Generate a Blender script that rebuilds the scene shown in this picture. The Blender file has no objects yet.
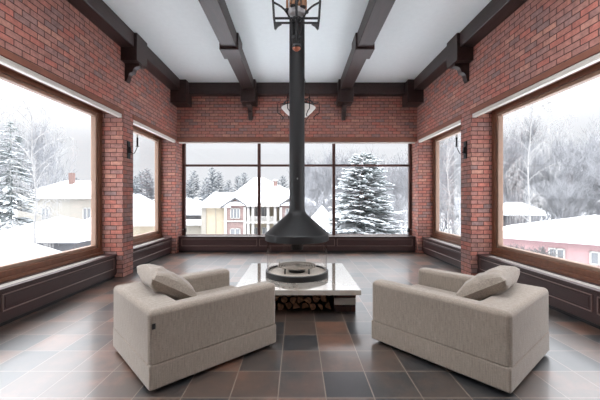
import bpy, bmesh, math, random
from mathutils import Vector, Matrix, noise
PI = math.pi
sc = bpy.context.scene
COL = sc.collection

# ------------------------------------------------------------------ camera, sky, exposure
cam_d = bpy.data.cameras.new('camera'); cam = bpy.data.objects.new('camera', cam_d); COL.objects.link(cam)
cam.location = (0, 0, 1.4); cam.rotation_euler = (PI/2, 0, 0)
cam_d.sensor_width = 36; cam_d.lens = 323/600*36
cam_d.shift_x = 0.005; cam_d.shift_y = -0.00167
cam_d.clip_end = 600
sc.camera = cam

SKY = 0.76            # brightness near the horizon
SKY_L, SKY_R = 10.0, 5.4   # sky overhead, brightened out of view to light the room, more towards the left
w = bpy.data.worlds.new('overcast_sky'); sc.world = w; w.use_nodes = True
nt = w.node_tree; nt.nodes.clear()
tc = nt.nodes.new('ShaderNodeTexCoord'); sp = nt.nodes.new('ShaderNodeSeparateXYZ')
mr = nt.nodes.new('ShaderNodeMapRange'); mr.interpolation_type = 'SMOOTHSTEP'; mr.inputs[1].default_value = .12; mr.inputs[2].default_value = .85
mr.inputs[3].default_value = SKY; mr.inputs[4].default_value = SKY*6.5
bg = nt.nodes.new('ShaderNodeBackground'); bg.inputs[0].default_value = (0.93, 0.955, 1.0, 1)
out = nt.nodes.new('ShaderNodeOutputWorld')
nt.links.new(tc.outputs['Generated'], sp.inputs[0]); nt.links.new(sp.outputs[2], mr.inputs[0])
lf = nt.nodes.new('ShaderNodeMapRange'); lf.inputs[1].default_value = -.9; lf.inputs[2].default_value = .9; lf.inputs[3].default_value = SKY_L; lf.inputs[4].default_value = SKY_R
nt.links.new(sp.outputs[0], lf.inputs[0]); nt.links.new(lf.outputs[0], mr.inputs[4])
nt.links.new(mr.outputs[0], bg.inputs[1]); nt.links.new(bg.outputs[0], out.inputs[0])

sc.view_settings.view_transform = 'Standard'
sc.view_settings.look = 'None'
sc.view_settings.exposure = 0.3
sc.view_settings.gamma = 1
sc.view_settings.use_curve_mapping = False
sc.cycles.max_bounces = 14; sc.cycles.diffuse_bounces = 8; sc.cycles.glossy_bounces = 5
sc.cycles.transparent_max_bounces = 16; sc.cycles.transmission_bounces = 8
sc.cycles.sample_clamp_indirect = 6

# ------------------------------------------------------------------ helpers
def lin(c):
    return tuple(((v/255)/12.92 if v/255 <= .04045 else ((v/255+.055)/1.055)**2.4) for v in c) + (1,)

def new_mat(name):
    m = bpy.data.materials.new(name); m.use_nodes = True
    n = m.node_tree; b = n.nodes['Principled BSDF']
    return m, n, b

def pos_node(n):
    g = n.nodes.new('ShaderNodeNewGeometry'); return g.outputs['Position']

def obj_coord(n):
    g = n.nodes.new('ShaderNodeTexCoord'); return g.outputs['Object']

def noise_n(n, vec, scale, detail=4, rough=.6, stretch=None):
    if stretch:
        mp = n.nodes.new('ShaderNodeMapping'); mp.inputs['Scale'].default_value = stretch
        n.links.new(vec, mp.inputs[0]); vec = mp.outputs[0]
    t = n.nodes.new('ShaderNodeTexNoise'); t.inputs['Scale'].default_value = scale
    t.inputs['Detail'].default_value = detail; t.inputs['Roughness'].default_value = rough
    n.links.new(vec, t.inputs['Vector']); return t.outputs['Fac']

def ramp(n, fac, stops):
    r = n.nodes.new('ShaderNodeValToRGB'); e = r.color_ramp.elements
    while len(e) < len(stops): e.new(.5)
    for i, (p, c) in enumerate(stops): e[i].position = p; e[i].color = c
    n.links.new(fac, r.inputs[0]); return r.outputs[0]

def bump(n, b, h, strength=.3, dist=.01):
    bp = n.nodes.new('ShaderNodeBump'); bp.inputs['Strength'].default_value = strength
    bp.inputs['Distance'].default_value = dist
    n.links.new(h, bp.inputs['Height']); n.links.new(bp.outputs[0], b.inputs['Normal']); return bp

def mixc(n, fac, a, b_, mode='MIX'):
    m = n.nodes.new('ShaderNodeMix'); m.data_type = 'RGBA'; m.blend_type = mode
    for s, v in ((m.inputs['Factor'], fac), (m.inputs[6], a), (m.inputs[7], b_)):
        if isinstance(v, (int, float, tuple)): s.default_value = v
        else: n.links.new(v, s)
    return m.outputs[2]

def mmath(n, op, a, b_=0.0):
    m = n.nodes.new('ShaderNodeMath'); m.operation = op
    for s, v in ((m.inputs[0], a), (m.inputs[1], b_)):
        if isinstance(v, (int, float)): s.default_value = v
        else: n.links.new(v, s)
    return m.outputs[0]

def simple(name, rgb, rough=.6, metal=0, var=.12, scale=12, bmp=0, stretch=None, coat=0, spec=.5):
    m, n, b = new_mat(name)
    c = lin(rgb); v = obj_coord(n)
    f = noise_n(n, v, scale, 5, .6, stretch)
    dark = tuple(x*(1-var) for x in c[:3]) + (1,); lite = tuple(min(1, x*(1+var)) for x in c[:3]) + (1,)
    n.links.new(ramp(n, f, [(.3, dark), (.7, lite)]), b.inputs['Base Color'])
    b.inputs['Roughness'].default_value = rough; b.inputs['Metallic'].default_value = metal
    b.inputs['Coat Weight'].default_value = coat; b.inputs['Specular IOR Level'].default_value = spec
    if bmp: bump(n, b, f, bmp, .01)
    return m

def wall_uv(n):
    """world position mapped so that x-facing faces use (y,z) and y-facing ones (x,z)"""
    g = n.nodes.new('ShaderNodeNewGeometry'); s = n.nodes.new('ShaderNodeSeparateXYZ'); n.links.new(g.outputs['Position'], s.inputs[0])
    sn = n.nodes.new('ShaderNodeSeparateXYZ'); n.links.new(g.outputs['True Normal'], sn.inputs[0])
    ax = mmath(n, 'GREATER_THAN', mmath(n, 'ABSOLUTE', sn.outputs[0]), .6)
    az = mmath(n, 'GREATER_THAN', mmath(n, 'ABSOLUTE', sn.outputs[2]), .7)
    u = mmath(n, 'ADD', mmath(n, 'MULTIPLY', ax, s.outputs[1]), mmath(n, 'MULTIPLY', mmath(n, 'SUBTRACT', 1, ax), s.outputs[0]))
    v = mmath(n, 'ADD', mmath(n, 'MULTIPLY', az, s.outputs[1]), mmath(n, 'MULTIPLY', mmath(n, 'SUBTRACT', 1, az), s.outputs[2]))
    c = n.nodes.new('ShaderNodeCombineXYZ'); n.links.new(u, c.inputs[0]); n.links.new(v, c.inputs[1])
    return c.outputs[0]

def brick_mat(name, stops, mortar, bw=.215, rh=.077, ms=.0075, offset=.5, bstr=.9, shift=(0, 0), rough=.8, mottled=.35):
    m, n, b = new_mat(name)
    uv = wall_uv(n)
    mp = n.nodes.new('ShaderNodeMapping'); mp.inputs['Location'].default_value = (shift[0], shift[1], 0); n.links.new(uv, mp.inputs[0])
    t = n.nodes.new('ShaderNodeTexBrick'); t.offset = offset; t.offset_frequency = 2
    t.inputs['Color1'].default_value = (0, 0, 0, 1); t.inputs['Color2'].default_value = (1, 1, 1, 1); t.inputs['Mortar'].default_value = (0, 0, 0, 1)
    t.inputs['Scale'].default_value = 1; t.inputs['Mortar Size'].default_value = ms; t.inputs['Mortar Smooth'].default_value = .2
    t.inputs['Brick Width'].default_value = bw; t.inputs['Row Height'].default_value = rh
    n.links.new(mp.outputs[0], t.inputs['Vector'])
    col = ramp(n, t.outputs['Color'], stops)
    f = noise_n(n, pos_node(n), 14, 6, .7)
    col = mixc(n, mottled, col, ramp(n, f, [(.25, (.45, .45, .5, 1)), (.75, (1.5, 1.4, 1.35, 1))]), 'MULTIPLY')
    col = mixc(n, t.outputs['Fac'], col, lin(mortar))
    n.links.new(col, b.inputs['Base Color']); b.inputs['Roughness'].default_value = rough
    b.inputs['Specular IOR Level'].default_value = .3
    h = mmath(n, 'SUBTRACT', mmath(n, 'MULTIPLY', f, .25), t.outputs['Fac'])
    bump(n, b, h, bstr, .008)
    return m

class MB:
    def __init__(s): s.bm = bmesh.new()
    def box(s, x0, x1, y0, y1, z0, z1, bev=0, seg=2, rot=None):
        r = bmesh.ops.create_cube(s.bm, size=1); v = r['verts']
        bmesh.ops.transform(s.bm, matrix=Matrix.Translation(((x0+x1)/2, (y0+y1)/2, (z0+z1)/2)) @ Matrix.Diagonal((x1-x0, y1-y0, z1-z0, 1)), verts=v)
        if rot is not None: bmesh.ops.transform(s.bm, matrix=rot, verts=v)
        if bev:
            es = list({e for q in v for e in q.link_edges})
            bmesh.ops.bevel(s.bm, geom=es, offset=bev, segments=seg, affect='EDGES', profile=.5)
        return s
    def prism(s, pts, d, bev=0):
        """pts: closed 3-D polygon, extruded by the vector d"""
        a = [s.bm.verts.new(p) for p in pts]; b = [s.bm.verts.new(Vector(p)+Vector(d)) for p in pts]
        k = len(pts)
        fs = [s.bm.faces.new(a), s.bm.faces.new(b[::-1])] + [s.bm.faces.new((a[(i+1) % k], a[i], b[i], b[(i+1) % k])) for i in range(k)]
        bmesh.ops.recalc_face_normals(s.bm, faces=fs)
        if bev:
            es = list({e for q in a+b for e in q.link_edges}); bmesh.ops.bevel(s.bm, geom=es, offset=bev, segments=2, affect='EDGES', profile=.5)
        return s
    def lathe(s, prof, c=(0, 0, 0), seg=48):
        rings = []
        for r, z in prof:
            rings.append([s.bm.verts.new((c[0]+r*math.cos(2*PI*i/seg), c[1]+r*math.sin(2*PI*i/seg), c[2]+z)) for i in range(seg)] if r > 1e-6 else [s.bm.verts.new((c[0], c[1], c[2]+z))])
        for a, b in zip(rings, rings[1:]):
            for i in range(seg):
                j = (i+1) % seg
                if len(a) == 1 and len(b) == 1: continue
                if len(a) == 1: s.bm.faces.new((a[0], b[j], b[i]))
                elif len(b) == 1: s.bm.faces.new((a[i], a[j], b[0]))
                else: s.bm.faces.new((a[i], a[j], b[j], b[i]))
        return s
    def tube(s, pts, r, seg=8, cap=True):
        pts = [Vector(p) for p in pts]; rs = r if isinstance(r, (list, tuple)) else [r]*len(pts)
        rings = []; up = Vector((0, 0, 1)); prev = None
        for i, p in enumerate(pts):
            d = (pts[min(i+1, len(pts)-1)]-pts[max(i-1, 0)]).normalized()
            if prev is None:
                a = d.cross(up if abs(d.z) < .95 else Vector((1, 0, 0))).normalized()
            else:
                a = (prev-d*prev.dot(d)).normalized()
            prev = a; b = d.cross(a)
            rings.append([s.bm.verts.new(p+(a*math.cos(2*PI*k/seg)+b*math.sin(2*PI*k/seg))*rs[i]) for k in range(seg)])
        for A, B in zip(rings, rings[1:]):
            for k in range(seg):
                j = (k+1) % seg; s.bm.faces.new((A[k], A[j], B[j], B[k]))
        if cap: s.bm.faces.new(rings[0][::-1]); s.bm.faces.new(rings[-1])
        return s
    def ring(s, R, r, c=(0, 0, 0), seg=40, k=6):
        rows = []
        for i in range(seg):
            t = 2*PI*i/seg
            rows.append([s.bm.verts.new((c[0]+(R+r*math.cos(2*PI*j/k))*math.cos(t), c[1]+(R+r*math.cos(2*PI*j/k))*math.sin(t), c[2]+r*math.sin(2*PI*j/k))) for j in range(k)])
        for i in range(seg):
            for j in range(k):
                s.bm.faces.new((rows[i][j], rows[(i+1) % seg][j], rows[(i+1) % seg][(j+1) % k], rows[i][(j+1) % k]))
        return s
    def build(s, name, mat, parent=None, smooth=True, recalc=True, wn=True):
        if recalc: bmesh.ops.recalc_face_normals(s.bm, faces=s.bm.faces)
        me = bpy.data.meshes.new(name); s.bm.to_mesh(me); s.bm.free()
        me.materials.append(mat)
        if smooth:
            me.polygons.foreach_set('use_smooth', [True]*len(me.polygons))
            try: me.set_sharp_from_angle(angle=math.radians(35))
            except Exception: pass
        o = bpy.data.objects.new(name, me); COL.objects.link(o)
        if smooth and wn and len(me.polygons) < 20000:
            md = o.modifiers.new('weighted', 'WEIGHTED_NORMAL'); md.keep_sharp = True
        if parent: o.parent = parent
        return o

def tag(o, label=None, cat=None, group=None, kind=None):
    if label: o['label'] = label
    if cat: o['category'] = cat
    if group: o['group'] = group
    if kind: o['kind'] = kind
    return o
def empty(name, loc=(0, 0, 0), rz=0):
    o = bpy.data.objects.new(name, None); COL.objects.link(o); o.location = loc; o.rotation_euler = (0, 0, rz)
    o.empty_display_size = .1
    return o
def copy_tree(o, parent=None):
    c = o.copy(); COL.objects.link(c); c.parent = parent
    for ch in list(o.children): copy_tree(ch, c)
    return c

# ------------------------------------------------------------------ materials
BR = [(0, lin((140, 118, 114))), (.2, lin((158, 120, 112))), (.45, lin((170, 120, 107))), (.65, lin((178, 113, 100))), (.8, lin((160, 118, 109))), (1, lin((186, 138, 121)))]
M = {}
M['brick'] = brick_mat('red_brick', BR, (84, 60, 56), mottled=.8, ms=.006)
M['brick_dark'] = brick_mat('dark_brick', [(0, lin((44, 30, 27))), (1, lin((92, 56, 44)))], (40, 32, 30), bw=.19, rh=.075)
M['brick_far'] = brick_mat('pinkish_brick', [(0, lin((118, 98, 95))), (1, lin((136, 115, 110)))], (150, 140, 136), bw=.4, rh=.15, ms=.01, bstr=.1)
M['beam'] = simple('dark_stained_wood', (50, 36, 34), .42, var=.25, scale=3, stretch=(6, 1, 6), bmp=.15)
M['cover'] = simple('dark_brown_lacquered_wood', (58, 38, 37), .4, var=.15, scale=5, stretch=(1, 1, 8))
M['cover_edge'] = simple('brown_moulding_wood', (120, 98, 92), .3, var=.05)
M['frame'] = simple('brown_window_wood', (112, 72, 52), .45, var=.18, scale=4, stretch=(4, 4, 1))
M['frame_back'] = simple('dark_brown_window_wood', (84, 56, 50), .45, var=.12, scale=4)
M['board'] = simple('stained_lintel_board', (126, 78, 60), .6, var=.15, scale=4)
M['rail'] = simple('white_painted_metal', (205, 198, 190), .4, var=.03)
M['ceiling'] = simple('white_ceiling_plaster', (228, 235, 236), .9, var=.02)
M['iron'] = simple('black_wrought_iron', (20, 19, 20), .45, var=.2, metal=.3)
M['steel'] = simple('matt_black_steel', (15, 15, 16), .5, var=.06, scale=3, metal=.0)
M['ring'] = simple('blackened_base_steel', (16, 17, 18), .4, var=.1)
M['grate'] = simple('grey_cast_grate', (140, 132, 122), .4, var=.2, metal=.5)
M['pan'] = simple('beige_burner_sand', (222, 216, 206), .7, var=.1, scale=40)
M['grille'] = simple('light_metal_grille', (196, 192, 186), .35, var=.05, metal=.2)
M['black'] = simple('black_plastic', (24, 23, 24), .5)
M['amber'] = simple('amber_candle', (120, 80, 50), .5)
M['cup'] = simple('pale_metal_cup', (170, 168, 168), .35, metal=.3)
M['copper'] = simple('copper_cap', (150, 92, 70), .35, metal=.6)
M['shade'] = simple('white_glass_shade', (200, 197, 190), .3, var=.03)
M['snow'] = simple('snow', (206, 208, 211), .8, var=.03, scale=2)
M['cream'] = simple('cream_render', (164, 153, 134), .9, var=.03)
M['cream2'] = simple('pale_grey_render', (146, 142, 134), .9, var=.03)
M['pink'] = simple('pink_render', (156, 128, 128), .9, var=.03)
M['white'] = simple('white_paint', (166, 164, 160), .7, var=.02)
M['grey'] = simple('grey_shed_wood', (88, 88, 90), .9, var=.1)
M['farglass'] = simple('far_window_glass', (112, 115, 118), .2, var=.1)
M['chimney'] = simple('chimney_brick', (122, 100, 94), .9, var=.1)
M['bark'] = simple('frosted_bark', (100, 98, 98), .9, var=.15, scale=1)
M['barkfar'] = simple('hazy_frosty_far_bark', (136, 137, 140), .9, var=.12, scale=.5)  # frosted bark, paled further so distance haze sits in the colour
M['birch'] = simple('birch_bark', (144, 143, 142), .8, var=.1, scale=3, stretch=(1, 1, 3))
M['logend'] = None

def snow_needle(name, dark, cut=.25, amt=1.0):
    m, n, b = new_mat(name)
    g = n.nodes.new('ShaderNodeNewGeometry'); s = n.nodes.new('ShaderNodeSeparateXYZ'); n.links.new(g.outputs['Normal'], s.inputs[0])
    f = noise_n(n, g.outputs['Position'], 2.2, 4, .7)
    k = mmath(n, 'ADD', s.outputs[2], mmath(n, 'MULTIPLY', mmath(n, 'SUBTRACT', f, .5), 2.2))
    r = ramp(n, k, [(cut, (0, 0, 0, 1)), (cut+.25, (amt, amt, amt, 1))])
    n.links.new(mixc(n, r, lin(dark), lin((196, 199, 203))), b.inputs['Base Color'])
    b.inputs['Roughness'].default_value = .9; b.inputs['Specular IOR Level'].default_value = .1
    return m
M['spruce'] = snow_needle('hazy_snow_laden_spruce', (118, 124, 123), .62, .85)  # needle colour lightened to stand for haze; snow on upward faces
M['pine'] = snow_needle('hazy_frosty_pine', (94, 100, 104), .7, .5)  # needle grey has distance haze painted in, besides the frost

# floor tiles
def floor_mat():
    m, n, b = new_mat('slate_floor_tiles')
    p = pos_node(n)
    mp = n.nodes.new('ShaderNodeMapping'); mp.inputs['Location'].default_value = (.475+.34*20, -2.274+.352*20, 0); n.links.new(p, mp.inputs[0])
    t = n.nodes.new('ShaderNodeTexBrick'); t.offset = 0
    t.inputs['Color1'].default_value = (0, 0, 0, 1); t.inputs['Color2'].default_value = (1, 1, 1, 1)
    t.inputs['Scale'].default_value = 1; t.inputs['Mortar Size'].default_value = .004; t.inputs['Mortar Smooth'].default_value = .1
    t.inputs['Brick Width'].default_value = .34; t.inputs['Row Height'].default_value = .352
    n.links.new(mp.outputs[0], t.inputs['Vector'])
    nz = noise_n(n, p, 3.2, 5, .65)
    nf = noise_n(n, p, 30, 5, .7)
    k = mmath(n, 'ADD', mmath(n, 'MULTIPLY', t.outputs['Color'], .75), mmath(n, 'MULTIPLY', mmath(n, 'SUBTRACT', nz, .36), 1.1))
    col = ramp(n, k, [(.0, lin((18, 22, 26))), (.28, lin((34, 35, 37))), (.48, lin((60, 50, 44))), (.68, lin((76, 58, 48))), (.92, lin((108, 76, 60)))])
    col = mixc(n, .5, col, ramp(n, nf, [(.3, (.6, .6, .6, 1)), (.7, (1.35, 1.35, 1.35, 1))]), 'MULTIPLY')
    col = mixc(n, t.outputs['Fac'], col, lin((124, 110, 98)))
    n.links.new(col, b.inputs['Base Color'])
    rr = mmath(n, 'ADD', .30, mmath(n, 'MULTIPLY', nf, .14)); b.inputs['IOR'].default_value = 2.15; b.inputs['Coat Weight'].default_value = .35; b.inputs['Coat Roughness'].default_value = .12
    n.links.new(rr, b.inputs['Roughness'])
    h = mmath(n, 'SUBTRACT', mmath(n, 'MULTIPLY', nz, .5), t.outputs['Fac'])
    bump(n, b, h, .25, .004)
    return m
M['floor'] = floor_mat()

def fabric_mat():
    m, n, b = new_mat('beige_woven_fabric')
    v = obj_coord(n)
    a = noise_n(n, v, 30, 3, .6, (5, 5, .35)); c = noise_n(n, v, 60, 3, .6, (.6, .6, 6)); big = noise_n(n, v, 3, 3, .5)
    k = mmath(n, 'MULTIPLY', mmath(n, 'ADD', a, c), .5)
    col = ramp(n, k, [(.34, lin((124, 114, 104))), (.5, lin((145, 134, 122))), (.66, lin((163, 152, 140)))])
    col = mixc(n, .25, col, ramp(n, big, [(.3, (.8, .8, .8, 1)), (.7, (1.15, 1.15, 1.15, 1))]), 'MULTIPLY')
    n.links.new(col, b.inputs['Base Color']); b.inputs['Roughness'].default_value = .95
    b.inputs['Specular IOR Level'].default_value = .15
    b.inputs['Sheen Weight'].default_value = .3; b.inputs['Sheen Roughness'].default_value = .5
    bump(n, b, k, .35, .004)
    return m
M['fabric'] = fabric_mat()

def marble_mat():
    m, n, b = new_mat('polished_cream_marble')
    f = noise_n(n, pos_node(n), 2.5, 7, .65)
    n.links.new(ramp(n, f, [(.3, lin((150, 143, 133))), (.5, lin((172, 165, 155))), (.62, lin((158, 149, 137))), (.75, lin((180, 174, 165)))]), b.inputs['Base Color'])
    b.inputs['Roughness'].default_value = .06
    b.inputs['IOR'].default_value = 1.8; b.inputs['Coat Weight'].default_value = 1; b.inputs['Coat IOR'].default_value = 1.7; b.inputs['Coat Roughness'].default_value = .03
    return m
M['marble'] = marble_mat()

def glass_mat(name, tint=(1, 1, 1, 1), ior=1.35):
    m = bpy.data.materials.new(name); m.use_nodes = True; n = m.node_tree; n.nodes.clear()
    tr = n.nodes.new('ShaderNodeBsdfTransparent'); tr.inputs[0].default_value = tint
    gl = n.nodes.new('ShaderNodeBsdfGlossy'); gl.inputs['Roughness'].default_value = 0.01
    ge = n.nodes.new('ShaderNodeNewGeometry'); dp = n.nodes.new('ShaderNodeVectorMath'); dp.operation = 'DOT_PRODUCT'
    n.links.new(ge.outputs['Incoming'], dp.inputs[0]); n.links.new(ge.outputs['Normal'], dp.inputs[1])
    f0 = ((ior-1)/(ior+1))**2
    sch = mmath(n, 'ADD', f0, mmath(n, 'MULTIPLY', mmath(n, 'POWER', mmath(n, 'SUBTRACT', 1, mmath(n, 'ABSOLUTE', dp.outputs['Value'])), 5), 1-f0))
    mx = n.nodes.new('ShaderNodeMixShader'); o = n.nodes.new('ShaderNodeOutputMaterial')
    n.links.new(sch, mx.inputs[0]); n.links.new(tr.outputs[0], mx.inputs[1]); n.links.new(gl.outputs[0], mx.inputs[2]); n.links.new(mx.outputs[0], o.inputs[0])
    return m
M['glass'] = glass_mat('window_glass')
M['fireglass'] = glass_mat('fireplace_glass', (.985, .975, .965, 1), 1.3)

def bark_log():
    m, n, b = new_mat('split_firewood')
    v = obj_coord(n); f = noise_n(n, v, 25, 4, .6, (1, .2, 1))
    n.links.new(ramp(n, f, [(.3, lin((62, 42, 30))), (.5, lin((120, 86, 62))), (.7, lin((176, 136, 100)))]), b.inputs['Base Color'])
    b.inputs['Roughness'].default_value = .85
    return m
M['wood'] = bark_log()
M['logbark'] = simple('firewood_bark', (40, 31, 28), .9, var=.3, scale=30)

# ------------------------------------------------------------------ room shell
W, D, Hc = 3.11, 8.36, 4.34        # wall plane, back wall plane, ceiling
REC = 3.48                          # window plane of the side walls
BREC = 8.75
LZ = 2.985                           # underside of the brick above the windows
YB = -3.6                           # wall behind the camera
mb = MB(); mb.box(-3.75, 3.75, YB-.4, 9.1, -.2, 0); tag(mb.build('floor', M['floor'], smooth=False), kind='structure')
# ceiling with an opening for the unseen roof light added to brighten the room
SL = (-2.75, 2.75, 1.0, 3.1)
mb = MB(); mb.box(-3.75, 3.75, SL[3], 9.1, Hc, Hc+.2); mb.box(-3.75, 3.75, YB-.4, SL[2], Hc, Hc+.2)
mb.box(-3.75, SL[0], SL[2], SL[3], Hc, Hc+.2); mb.box(SL[1], 3.75, SL[2], SL[3], Hc, Hc+.2); tag(mb.build('ceiling', M['ceiling'], smooth=False), kind='structure')
PIERS = [(YB, YB+.3), (1.0, 1.37), (5.77, 6.13), (8.30, 8.36)]
for s, nm in ((-1, 'left'), (1, 'right')):
    mb = MB()
    def sb(x0, x1, *a):
        lo, hi = sorted((s*x0, s*x1)); mb.box(lo, hi, *a)
    sb(W, 3.75, YB, 9.0, LZ, Hc)
    sb(3.46, 3.60, YB, 8.86, 0, .44)
    for y0, y1 in ([(YB, -1.0)] if s > 0 else [(YB, YB+.3)])+PIERS[1:-1]: sb(W, 3.60, y0, y1, 0, LZ)
    sb(W, 3.60, 8.30, 8.86, 0, LZ)
    tag(mb.build('wall_'+nm, M['brick'], smooth=False), kind='structure')
mb = MB()
mb.box(-W, W, D, 9.0, LZ, Hc); mb.box(-W, W, BREC-.03, 9.0, 0, .36)
tag(mb.build('wall_back', M['brick'], smooth=False), kind='structure')
mb = MB(); mb.box(-W, W, YB-.3, YB, 0, Hc)
tag(mb.build('wall_front', M['brick'], smooth=False), kind='structure')

# windows -----------------------------------------------------------
def bars(mb, rect, t, depth_lo, depth_hi, axis, sgn=1):
    """frame of four bars round rect (a0,a1,z0,z1); axis 'x' = window in a y-z plane"""
    a0, a1, z0, z1 = rect
    for (p0, p1, q0, q1) in ((a0, a0+t, z0, z1), (a1-t, a1, z0, z1), (a0+t, a1-t, z0, z0+t), (a0+t, a1-t, z1-t, z1)):
        if axis == 'x': mb.box(min(depth_lo, depth_hi), max(depth_lo, depth_hi), p0, p1, q0, q1, .006, 1)
        else: mb.box(p0, p1, min(depth_lo, depth_hi), max(depth_lo, depth_hi), q0, q1, .006, 1)

def side_window(n, s, y0, y1, handle=None):
    e = empty('window_%d' % n, (s*REC, (y0+y1)/2, .46)); tag(e, kind='structure')
    inv = Matrix.Translation((-s*REC, -(y0+y1)/2, -.46))
    mb = MB(); bars(mb, (y0, y1, .46, LZ), .085, s*(REC), s*(REC+.10), 'x'); bmesh.ops.transform(mb.bm, matrix=inv, verts=mb.bm.verts)
    mb.build('window_frame', M['frame'], e)
    mb = MB(); a_, b_ = sorted((s*3.452, s*3.6)); mb.box(a_, b_, y0, y1, .40, .465, .004, 1); bmesh.ops.transform(mb.bm, matrix=inv, verts=mb.bm.verts); mb.build('window_sill', M['frame'], e)
    mb = MB(); bars(mb, (y0+.085, y1-.085, .545, LZ-.085), .05, s*(REC+.03), s*(REC+.12), 'x'); bmesh.ops.transform(mb.bm, matrix=inv, verts=mb.bm.verts)
    mb.build('sash', M['rail2'], e)
    mb = MB(); mb.box(min(s*(REC+.09), s*(REC+.1)), max(s*(REC+.09), s*(REC+.1)), y0+.13, y1-.13, .59, LZ-.13); bmesh.ops.transform(mb.bm, matrix=inv, verts=mb.bm.verts)
    mb.build('pane', M['glass'], e, smooth=False)
    if handle:
        mb = MB(); x = s*(REC-.012); mb.box(x-.012, x+.012, handle-.014, handle+.014, 1.36, 1.44, .004)
        mb.box(x-s*.03-.01, x-s*.03+.01, handle-.012, handle+.012, 1.33, 1.53, .006); mb.box(min(x, x-s*.03), max(x, x-s*.03), handle-.01, handle+.01, 1.39, 1.41)
        bmesh.ops.transform(mb.bm, matrix=inv, verts=mb.bm.verts); mb.build('window_handle', M['copper'], e)
M['rail2'] = simple('pale_brown_sash', (150, 122, 104), .45, var=.06)
side_window(1, -1, 1.37, 5.77); side_window(2, -1, 6.13, 8.30, 8.25)
side_window(3, 1, 1.37, 5.77); side_window(4, 1, 6.13, 8.30, 8.25)
side_window(6, -1, YB+.3, 1.0); side_window(7, 1, -1.0, 1.0)
# back window
e = empty('window_5', (0, BREC, .38)); tag(e, kind='structure'); inv = Matrix.Translation((0, -BREC, -.38))
mb = MB(); bars(mb, (-W, W, .36, LZ), .075, BREC, BREC+.1, 'y')
for x in (-1.03, 1.0): mb.box(x-.04, x+.04, BREC+.001, BREC+.1, .435, LZ-.075, .006, 1)
for a, b_ in ((-W+.075, -1.07), (-.99, .96), (1.04, W-.075)): mb.box(a, b_, BREC+.002, BREC+.1, 2.28, 2.34, .006, 1)
bmesh.ops.transform(mb.bm, matrix=inv, verts=mb.bm.verts); mb.build('window_frame', M['frame_back'], e)
for a, b_ in ((-W+.075, -1.07), (-.99, .96), (1.04, W-.075)):
    for z0, z1 in ((.435, 2.28), (2.34, LZ-.075)):
        mb = MB(); mb.box(a, b_, BREC+.05, BREC+.06, z0, z1); bmesh.ops.transform(mb.bm, matrix=inv, verts=mb.bm.verts); mb.build('pane', M['glass'], e, smooth=False)
# unseen roof light, added to bring more daylight into the room
e = empty('window_9', (0, 0, Hc)); tag(e, kind='structure')
mb = MB()
for i in range(3):
    y = SL[2]+i*(SL[3]-SL[2]-.06)/2; mb.box(SL[0], SL[1], y, y+.06, .05, .16)
for x in (SL[0], -.03, SL[1]-.06):
    mb.box(x, x+.06, SL[2], SL[3], .06, .15)
mb.build('window_frame', M['frame'], e, smooth=False)
mb = MB(); mb.box(SL[0]+.06, SL[1]-.06, SL[2]+.06, SL[3]-.06, .1, .11); mb.build('pane', M['glass'], e, smooth=False)

# lintel boards (structure trims) and white blind rails
tn = [0]
def trim(mb, m, smooth=True):
    tn[0] += 1; return tag(mb.build('trim_%d' % tn[0], m, smooth=smooth), kind='structure')
LEAVES = [(1.37, 5.77), (6.13, 8.30)]
for s in (-1, 1):
    for i, (y0, y1) in enumerate([(YB+.3, 1.0)]+LEAVES):
        mb = MB(); a, b_ = sorted((s*(W-.012), s*(W+.05))); mb.box(a, b_, y0-.02, y1+.02, 2.91, 2.99, .004, 1); trim(mb, M['board'])
        mb = MB(); a, b_ = sorted((s*(W+.05), s*REC)); mb.box(a, b_, y0, y1, 2.965, LZ); trim(mb, M['board'])
mb = MB(); mb.box(-W+.01, W-.01, D-.012, D+.05, 2.885, 2.99, .004, 1); trim(mb, M['board'])
mb = MB(); mb.box(-W, W, D+.05, BREC, 2.965, LZ); trim(mb, M['board'])
side_txt = {-1: 'left', 1: 'right'}
for s in (-1, 1):
    for i, (y0, y1) in enumerate(LEAVES):
        x0, x1 = sorted((s*(W+.0), s*(W+.07)))
        r = empty('blind_rail', (s*(W+.035), (y0+y1)/2, 2.848))
        mb = MB(); mb.box(-.035, .035, y0+.03-(y0+y1)/2, y1-.05-(y0+y1)/2, 0, .024, .004, 1); mb.box(-.03, .03, y0+.03-(y0+y1)/2, y1-.05-(y0+y1)/2, .024, .032); mb.box(-.035, .035, y0+.03-(y0+y1)/2, y1-.05-(y0+y1)/2, .032, .06, .004, 1); mb.build('rail', M['rail'], r)
        for yy in (y0+.022-(y0+y1)/2, y1-.046-(y0+y1)/2):
            mb = MB(); mb.box(-.037, .037, yy-.006, yy+.006, -.004, .061, .003, 1); mb.build('end_cap', M['grille'], r)
        tag(r, ['long white blind rail under the brick above the large %s window' % side_txt[s],
                'short white blind rail above the narrow far %s window' % side_txt[s]][i], 'blind rail', 'white blind rails')
r = MB().box(-W+.05, W-.05, D+.0, D+.06, 2.845, 2.872, .004, 1).build('blind_rail', M['rail']); tag(r, 'thin grey blind rail running over the wide back window', 'blind rail', 'white blind rails')

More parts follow.
